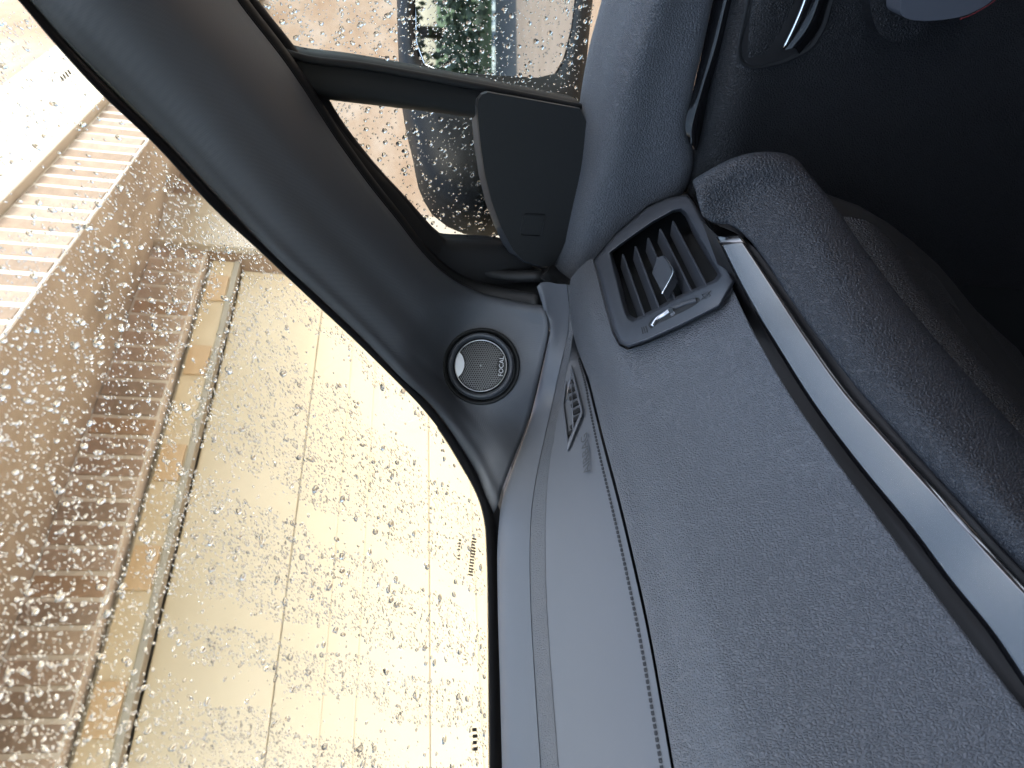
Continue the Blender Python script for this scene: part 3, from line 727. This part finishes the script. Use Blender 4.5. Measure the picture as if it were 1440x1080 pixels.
# ================================================================== PASSENGER DOOR
door = empty('passenger_door', Vector((.68, -.2, -.8)), 'grey passenger door with window frame, dark mirror corner cover and pull handle', 'door')
B0 = [(905, -330, X, 0.700), (868, -120, X, 0.700), (846, 0, X, 0.700), (830, 60, X, 0.698), (814, 151, X, 0.696), (806, 238, X, 0.693), (790, 298, X, 0.690), (780, 345, X, 0.687), (779, 378, X, 0.684)]
B1 = [(1000, -330, X, 0.634), (946, -120, X, 0.634), (913, 0, X, 0.634), (893, 60, X, 0.635), (866, 150, X, 0.640), (850, 240, X, 0.648), (837, 300, X, 0.656), (823, 350, X, 0.663), (808, 398, X, 0.668)]
B2 = [(1105, -330, X, 0.654), (1038, -120, X, 0.652), (1003, 0, X, 0.651), (990, 60, X, 0.651), (974, 130, X, 0.653), (965, 182, X, 0.657), (975, 215, X, 0.662), (965, 265, X, 0.669), (880, 345, X, 0.676)]
U0_ = [p + Vector((.03, 0, -.02)) for p in resample(B0, 50)]
B01 = [a.lerp(b, .5) + Vector((-.001, 0, .003)) for a, b in zip(bykey(B0, 50), bykey(B1, 50))]
B12 = [a.lerp(b, .5) + Vector((-.002, 0, 0)) for a, b in zip(bykey(B1, 50), bykey(B2, 50))]
B2e = [p + Vector((.02, 0, -.002)) for p in bykey(B2, 50)]
o = loft('upper_panel', [[p + Vector((.03, 0, -.02)) for p in bykey(B0, 50)], B0, B01, [a.lerp(b, .88) + Vector((0, 0, .001)) for a, b in zip(bykey(B0, 50), bykey(B1, 50))], [a.lerp(b, .08) for a, b in zip(bykey(B1, 50), bykey(B2, 50))], B12, B2, B2e], M['leather'], door, n=60, sub=5, keyed=True)
# closing piece at the hinge end of the pad
endp = [(779, 376, X, .684), (785, 386, X, .68), (797, 396, X, .675), (808, 400, X, .67), (830, 390, X, .675), (830, 360, X, .68), (800, 340, X, .684)]
prism('pad_end', [pt(e) for e in endp], Vector((-1, 0, 0)), .04, M['leather'], door)
# gloss insert between upper and lower panel
I0 = [(1100, -330, X, .662), (1036, -120, X, .660), (1003, 0, X, .657), (990, 60, X, .656), (974, 130, X, .654), (964, 182, X, .653), (969, 200, X, .653)]
I1 = [(1124, -330, X, .652), (1060, -120, X, .650), (1022, 0, X, .648), (1008, 60, X, .648), (990, 120, X, .648), (974, 180, X, .650), (971, 202, X, .651)]
I2 = [(1150, -330, X, .668), (1085, -120, X, .668), (1040, 0, X, .668), (1023, 60, X, .668), (1004, 120, X, .668), (986, 200, X, .668), (980, 215, X, .668)]
ins = loft('gloss_insert', [I0, I1, I2], M['gloss_dark'], door, n=50, sub=5, keyed=True)
# lower panel
P0 = [(1135, -330, X, 0.642), (1075, -120, X, 0.642), (1037, 0, X, 0.642), (1023, 55, X, 0.644), (1009, 110, X, 0.648), (996, 165, X, 0.653), (982, 225, X, 0.660), (965, 285, X, 0.668)]
def shiftx(P, dx, X_, dy=0): return [(a + dx, b + dy, X, X_) for a, b, c, d in P]
P1 = [(a + 14, b + 2, X, d - .008) for a, b, c, d in P0]
P2 = [(a + 100, b + 8, X, d - .008) for a, b, c, d in P0]
P3 = [(a + 250, b + 20, X, d - .002) for a, b, c, d in P0]
P4 = [(a + 480, b + 40, X, d + .012) for a, b, c, d in P0]
P5 = [(a + 800, b + 60, X, .670) for a, b, c, d in P0]
P6 = [(a + 1500, b + 100, X, .70) for a, b, c, d in P0]
def drop(P):   # last rows go further forward behind the dashboard
    Q = [pt(p) for p in P]; return Q + [Q[-1] + (Q[-1] - Q[-2]).normalized() * .2]
loft('lower_panel', [[p + Vector((.03, 0, .0)) for p in drop(P0)], drop(P0), drop(P1), drop(P2), drop(P3), drop(P4), drop(P5), drop(P6)], M['leather_dark'], door, n=60, sub=4, keyed=True)
# handle bowl
hb_ = [(1056, -80), (1052, 0), (1037, 69), (1041, 89), (1060, 97), (1101, 89), (1142, 69), (1161, 37), (1171, 0), (1200, -80)]
def ond(px, py, x): return onax(px, py, X, x)
hr = [ond(a, b, .6325) for a, b in hb_]
hr = rounded(hr, .006, 3)
ring_mesh('handle_bowl', [shrink(hr, -.0012), [p + Vector((-.0015, 0, 0)) for p in shrink(hr, .0008)], [p + Vector((.003, 0, 0)) for p in shrink(hr, .003)], [p + Vector((.0034, 0, 0)) for p in shrink(hr, .03)]], M['black'], door)
cc = sum(hr, Vector()) / len(hr)
prism('bowl_floor', [p + Vector((-.0003, 0, 0)) for p in shrink(hr, .003)], Vector((-1, 0, 0)), .001, M['rubber'], door)
dh = loft('door_handle', [[(1150, -80, X, .628), (1134, 0, X, .628), (1121, 35, X, .629), (1104, 70, X, .630)], [(1168, -80, X, .620), (1152, 0, X, .620), (1142, 30, X, .622), (1118, 68, X, .627)], [(1190, -80, X, .628), (1165, 0, X, .628), (1152, 40, X, .628), (1124, 76, X, .6295)]], M['gloss_dark'], door, n=24, sub=5, keyed=True)
tube('chrome_edge', [(1148, -80, X, .624), (1132, 0, X, .624), (1118, 35, X, .625), (1102, 68, X, .627)], .0017, M['chrome'], dh, 10, 24)
# pull grip lower on the door
gsh = [(1222, -60), (1223, 0), (1227, 28), (1239, 53), (1266, 61), (1298, 47), (1312, 30), (1345, 20), (1400, -60)]
prism('pull_cup', rounded([ond(a, b, .620) for a, b in gsh], .01, 4), Vector((-1, 0, 0)), .03, M['leather_dark'], door, .004)
ggr = [(1268, -60), (1267, 0), (1265, 22), (1285, 30), (1322, 29), (1354, 24), (1392, 6), (1440, -60)]
ar = prism('pull_grip', rounded([ond(a, b, .596) for a, b in ggr], .008, 4), Vector((-1, 0, 0)), .022, M['soft'], door, .005)
V, Fc = [], []
rs = [ond(a, b, .5955) for a, b in [(1350, 27), (1366, 21), (1382, 12), (1396, 3), (1420, -30)]]
tube('red_stitching', rs, .0005, M['redthread'], ar, 6, 20)

# window frame: divider bar between quarter light and main window
bt = [(398, 72), (420, 79), (500, 90), (600, 107), (680, 122), (820, 150)]; bb = [(440, 137), (453, 139), (560, 152), (640, 162), (690, 169), (830, 190)]
b0_ = resample([onside(a, b, .012) for a, b in bt], 30); b1_ = resample([onside(a, b, .012) for a, b in bb], 30)
bmid = [a.lerp(b, .30) - SN * .008 for a, b in zip(b0_, b1_)]; bm2 = [a.lerp(b, .75) - SN * .010 for a, b in zip(b0_, b1_)]
o = loft('divider_bar', [[p + SN * .03 for p in b0_], b0_, bmid, bm2, b1_, [p + SN * .03 for p in b1_]], M['black'], door, n=30, sub=3)
tube('window_channel', [onside(a, b + 1, .016) for a, b in bt], .003, M['rubber'], door, 8, 30)
# frame along the pillar
fe = [(195, -215), (350, 0), (410, 78), (453, 138), (500, 205), (560, 272), (605, 322), (627, 341)]
fo = [(170, -215), (330, 0), (390, 82), (430, 142), (478, 212), (538, 280), (585, 332), (615, 360)]
f0 = resample([onside(a, b, .008) for a, b in fe], 40); f1 = resample([onside(a, b, .02) for a, b in fo], 40)
loft('window_frame', [[p + SN * .02 for p in f0], f0, f1], M['rubber'], door, n=40, sub=3)
# sill below the quarter light
si = [(560, 300), (627, 341), (660, 343), (706, 346), (730, 352)]; sj = [(560, 340), (620, 372), (660, 395), (706, 400), (770, 400)]
loft('quarter_sill', [[p + SN * .02 for p in resample([onside(a, b, .010) for a, b in si], 24)], [onside(a, b, .010) for a, b in si], [onside(a, b, .018) for a, b in sj]], M['rubber'], door, n=24, sub=3)
# mirror corner cover
sail = [(671, 150), (673, 140), (678, 133), (686, 130), (760, 143), (815, 153), (840, 200), (812, 300), (790, 352), (778, 376), (758, 374), (735, 366), (722, 352), (705, 320), (692, 285), (682, 245), (676, 205), (672, 165)]
sc_ = [onside(a, b, .030) for a, b in sail]
sb_ = [onside(a - (9 if a < 735 and b > 135 else 0), b + (4 if a < 760 and b > 340 else 0) - (3 if b < 160 else 0), .006) for a, b in sail]
cs = prism('mirror_corner_cover', sc_, -SN, .004, M['sail'] if 'sail' in M else M['vent'], door)
sm = shrink(sc_, -.0006)
ring_mesh('cover_edge', [sb_, [a.lerp(b, .75) for a, b in zip(sb_, sc_)], [p + SN * .0005 for p in shrink(sc_, .0012)]], M['vent'], cs)
bq = [(738, 302), (766, 303.5), (760, 331), (733, 329)]
prism('blank_cap', rounded([onside(a, b, .0306) for a, b in bq], .003, 4), -SN, .001, M['sail'] if 'sail' in M else M['vent'], cs, .0003)
bqr = rounded([onside(a, b, .0302) for a, b in [(736.5, 300.5), (767.5, 302), (761.5, 332.5), (731.5, 330.5)]], .0034, 4)
tube('cap_gap', bqr + [bqr[0]], .0008, M['rubber'], cs, 6)
# panes
qp = [(440, 120), (560, 140), (690, 160), (720, 250), (720, 360), (620, 350), (540, 265), (480, 195)]
prism('quarter_pane', [onside(a, b, 0) for a, b in qp], -SN, .004, M['side'], door)
wp = [(150, -215), (330, 0), (405, 88), (500, 100), (680, 135), (835, 160), (860, 0), (920, -330), (980, -560), (300, -620)]
prism('window_pane', [onside(a, b, -.006) for a, b in wp], -SN, .004, M['side'], door)

# ================================================================== DOOR MIRROR
dm = empty('door_mirror', Vector((.86, .30, -.2)), 'black door mirror behind the wet side window, glass showing driveway and trees', 'door mirror')
MG = Vector((.95, .215, -.12))                                   # middle of the mirror glass
inc = ray(690, 20).normalized()
rfl = Vector((.60, -.80, -.07)).normalized()
MN = (rfl - inc).normalized()
def onmir(px, py, off=0.0): return onplane(px, py, MG + MN * off, MN)
mg = [(592, -330), (584, -60), (583, 0), (585, 60), (596, 90), (622, 101), (700, 107), (755, 110), (780, 104), (793, 82), (804, 40), (809, 0), (816, -60), (832, -330)]
mg3 = [onmir(a, b) for a, b in mg]
prism('mirror_pane', mg3, MN, .004, M['mirror'], dm, .001)
ho = [(570, -330), (563, -60), (563, 0), (566, 60), (573, 105), (584, 150), (596, 200), (617, 234), (648, 253), (700, 262), (770, 240), (812, 180), (824, 100), (830, 40), (834, 0), (840, -60), (856, -330)]
ho3 = [onmir(a, b) for a, b in ho]
cen = sum(mg3, Vector()) / len(mg3)
O56 = loopres(ho3, 120); GL = loopres(mg3, 600)
G56 = [max(GL, key=lambda p: (p - cen).normalized().dot((o_ - cen).normalized())) for o_ in O56]
loops = [[p - MN * .003 for p in shrink(G56, -.0005)], [p + MN * .003 for p in shrink(G56, -.003)]]
for t_, dp, k_ in [(.6, .004, 0), (1, -.004, 0), (1, -.03, -.006), (1, -.07, -.002), (1, -.095, .02), (1, -.11, .05)]:
    loops.append([p + MN * dp for p in shrink([g.lerp(o_, t_) for g, o_ in zip(shrink(G56, -.004), O56)], k_)])
hs_ = ring_mesh('housing', loops, M['mirror_black'], dm)
mesh('housing_back', loops[-1], [tuple(range(120))], M['mirror_black'], dm)
# arm towards the car
tube('mirror_arm', [onax(700, 190, X, .86), onax(712, 200, X, .80), onax(720, 205, X, .72)], .03, M['mirror_black'], dm, 14, 12)

# black panels added behind the trim to stop light leaking in at the corner
box('body_panel', (.715, .56, -.56), (.05, .42, .80), M['black'], car)
box('cowl', (-.2, .645, -.30), (1.8, .11, .26), M['black'], car)
prism('leak_plate', [onax(a, b, X, .695) for a, b in [(585, 338), (640, 352), (715, 356), (760, 345), (850, 330), (860, 430), (760, 520), (680, 470), (610, 400)]], Vector((-1, 0, 0)), .006, M['black'], car)
# ================================================================== RAIN on the glass
def inside(poly, x, y):
    c = False; n = len(poly)
    for i in range(n):
        x1, y1 = poly[i]; x2, y2 = poly[i-1]
        if (y1 > y) != (y2 > y) and x < (x2-x1) * (y-y1) / (y2-y1) + x1: c = not c
    return c
class Drops:
    def __init__(s, nrm, out): s.V = []; s.F = []; s.n = nrm; s.out = out
    def add(s, c, ax, ay, r, asp, h, seg, wob=.15):
        n = s.out; b0 = len(s.V); ph = [1 + random.uniform(-wob, wob) for _ in range(seg)]
        rings = ((1, 0), (.92, .42), (.62, .83)) if seg > 6 else ((1, 0), (.75, .65))
        for k, (rr, hh) in enumerate(rings):
            for q in range(seg):
                a = 2*math.pi*q/seg; f = ph[q]
                s.V.append(c + ax * (r*asp*rr*f*math.cos(a)) + ay * (r*rr*f*math.sin(a)) + n * (h*hh))
        s.V.append(c + n * h); m = len(rings)
        for k in range(m - 1):
            for q in range(seg): s.F.append((b0+k*seg+q, b0+k*seg+(q+1) % seg, b0+(k+1)*seg+(q+1) % seg, b0+(k+1)*seg+q))
        t = b0 + m*seg
        for q in range(seg): s.F.append((b0+(m-1)*seg+q, b0+(m-1)*seg+(q+1) % seg, t))
        s.F.append(tuple(range(b0, b0+seg))[::-1])
    def build(s, name, label):
        o = mesh(name, s.V, s.F, M['water'], None)
        bm = bmesh.new(); bm.from_mesh(o.data); bmesh.ops.recalc_face_normals(bm, faces=bm.faces); bm.to_mesh(o.data); bm.free()
        tag(o, label, 'raindrops', None, 'stuff'); return o
# windscreen: fine mist broken by clearer wiped streaks, plus larger beads
wx = (-RIGHT); wx = (wx - WN * wx.dot(WN)).normalized(); wy = WN.cross(wx)
region = [(-230, -190)] + [(a - 4, b) for a, b in gl_edge if b < 1400] + [(690, 1380), (-230, 1380)]
streaks = [((270, 640), (690, 860), 17), ((230, 845), (700, 960), 15), ((215, 930), (640, 1060), 26), ((420, 470), (680, 700), 22), ((20, 300), (200, 150), 45), ((250, 560), (330, 380), 14)]
def streak_d(x, y):
    best = 9
    for (x1, y1), (x2, y2), w_ in streaks:
        L2 = (x2-x1)**2 + (y2-y1)**2; t = max(0, min(1, ((x-x1)*(x2-x1) + (y-y1)*(y2-y1)) / L2))
        best = min(best, math.hypot(x - x1 - t*(x2-x1), y - y1 - t*(y2-y1)) / (w_ * (1 + .4*math.sin(x*.03 + y*.05))))
    return best
D = Drops(WN, -WN)
bx0, bx1, by0, by1 = -230, 690, -190, 1380
def mist(n):
    for _ in range(n):
        x, y = random.uniform(bx0, bx1), random.uniform(by0, by1)
        if not inside(region, x, y): continue
        s = streak_d(x, y)
        if s < 1 and random.random() < .96: continue
        if x < 290 and random.random() < .7 - .35 * (x > 230): continue
        c = onwind(x, y, -.0043); sc_ = c.dot(FWD) / F
        r = sc_ * random.choice((.9, 1.1, 1.4, 1.7)) 
        D.add(c, wx, wy, r, random.uniform(1.0, 1.6), r * .19, 6, .2)
mist(95000)
for _ in range(4600):                                             # beads
    x, y = random.uniform(bx0, bx1), random.uniform(by0, by1)
    if not inside(region, x, y): continue
    if streak_d(x, y) < .8 and random.random() < .5: continue
    c = onwind(x, y, -.0043); sc_ = c.dot(FWD) / F
    big = random.random()
    r = sc_ * (random.uniform(1.6, 2.6) if big < .75 else random.uniform(2.6, 4.6))
    a = math.radians(random.gauss(62, 14)); ax = wx * math.cos(a) + wy * math.sin(a); ay = WN.cross(ax)
    D.add(c, ax, ay, r, random.uniform(1.1, 2.3), r * .42, 12, .12)
D.build('raindrops', 'rain mist and beads covering the windscreen glass')
# side glass
D2 = Drops(SN, SN)
sx = (-RIGHT); sx = (sx - SN * sx.dot(SN)).normalized(); sy = SN.cross(sx)
q1 = [(455, 140), (560, 153), (668, 168), (674, 215), (690, 285), (706, 344), (628, 340), (560, 270), (500, 203)]
q2 = [(300, -60), (350, 0), (410, 76), (500, 89), (680, 121), (814, 148), (842, 0), (850, -60)]
for reg, n, nb, off in ((q1, 800, 230, .0), (q2, 2400, 420, -.006)):
    x0, x1 = min(p[0] for p in reg), max(p[0] for p in reg); y0, y1 = min(p[1] for p in reg), max(p[1] for p in reg)
    for k in range(n + nb):
        x, y = random.uniform(x0, x1), random.uniform(y0, y1)
        if not inside(reg, x, y): continue
        c = onside(x, y, off - .0043 + .004); c = c + SN * .0044; sc_ = c.dot(FWD) / F
        if k < n: r = sc_ * random.uniform(.8, 1.5); D2.add(c, sx, sy, r, random.uniform(.9, 1.3), r * .22, 6)
        else: r = sc_ * random.uniform(1.7, 3.6); D2.add(c, sx, sy, r, random.uniform(.9, 1.35), r * .40, 12)
D2.build('raindrops', 'raindrops clinging to the side window and quarter light')

# ================================================================== what the door mirror shows: hedge, trees, parked car behind
M['leaf'] = mat('leaves', (.12, .145, .09), .6, var=.5, varscale=9)
M['bark'] = mat('bark', (.09, .065, .045), .9, var=.3, varscale=12)
def leafy(name, c, rad, n, size, label, cat, group, trunk=True):
    t = empty(name, Vector((c.x, c.y, GZ)), label, cat, group)
    V, Fc = [], []
    clumps = [Vector((random.gauss(0, .45), random.gauss(0, .45), random.gauss(0, .4))) for _ in range(26)]
    for i in range(n):
        k = random.choice(clumps); d = Vector((random.gauss(0, .22), random.gauss(0, .22), random.gauss(0, .2))) + k
        p = c + Vector((d.x * rad[0], d.y * rad[1], d.z * rad[2]))
        a = Vector((random.gauss(0, 1), random.gauss(0, 1), random.gauss(0, 1))).normalized(); b = a.orthogonal().normalized(); s = size * random.uniform(.6, 1.3)
        b0 = len(V); V += [p - a*s, p + b*s*.5, p + a*s, p - b*s*.5]; Fc.append((b0, b0+1, b0+2, b0+3))
    mesh('crown', V, Fc, M['leaf'], t, False)
    if trunk:
        tube('trunk', [Vector((c.x, c.y, GZ)), Vector((c.x + .1, c.y, GZ + (c.z - GZ) * .5)), Vector((c.x, c.y, c.z))], .1, M['bark'], t, 10, 10, radii=[.2 - .012*i for i in range(10)])
        for k in range(5):
            a = k * 1.3; tube('limb', [Vector((c.x, c.y, GZ + (c.z-GZ)*.55)), c + Vector((math.cos(a)*rad[0]*.4, math.sin(a)*rad[1]*.4, .2*rad[2]))], .05, M['bark'], t, 6, 6, radii=[.07 - .008*i for i in range(6)])
    return t
for i, (x, y, z, r, lab) in enumerate([(8.5, -16.5, 1.6, 2.6, 'broad green tree across the road, first in the mirror'), (13.5, -17.5, 2.0, 3.0, 'tall green tree across the road beside the broad one'), (5.0, -20, 2.6, 3.6, 'dark tree across the road furthest from the car in the mirror'), (18.5, -18, 2.0, 3.2, 'spreading tree across the road at the outer mirror edge'), (11.0, -20.5, 3.2, 3.6, 'tallest tree across the road behind the broad one')]):
    leafy('roadside_tree', Vector((x, y, z)), (r, r, r * .95), 5200, .2, lab, 'tree', 'trees across the road')
leafy('garden_hedge', Vector((11, -14.6, GZ + .55)), (9, .6, .6), 3200, .12, 'low dark hedge along the far pavement, seen in the door mirror', 'hedge', None, False)
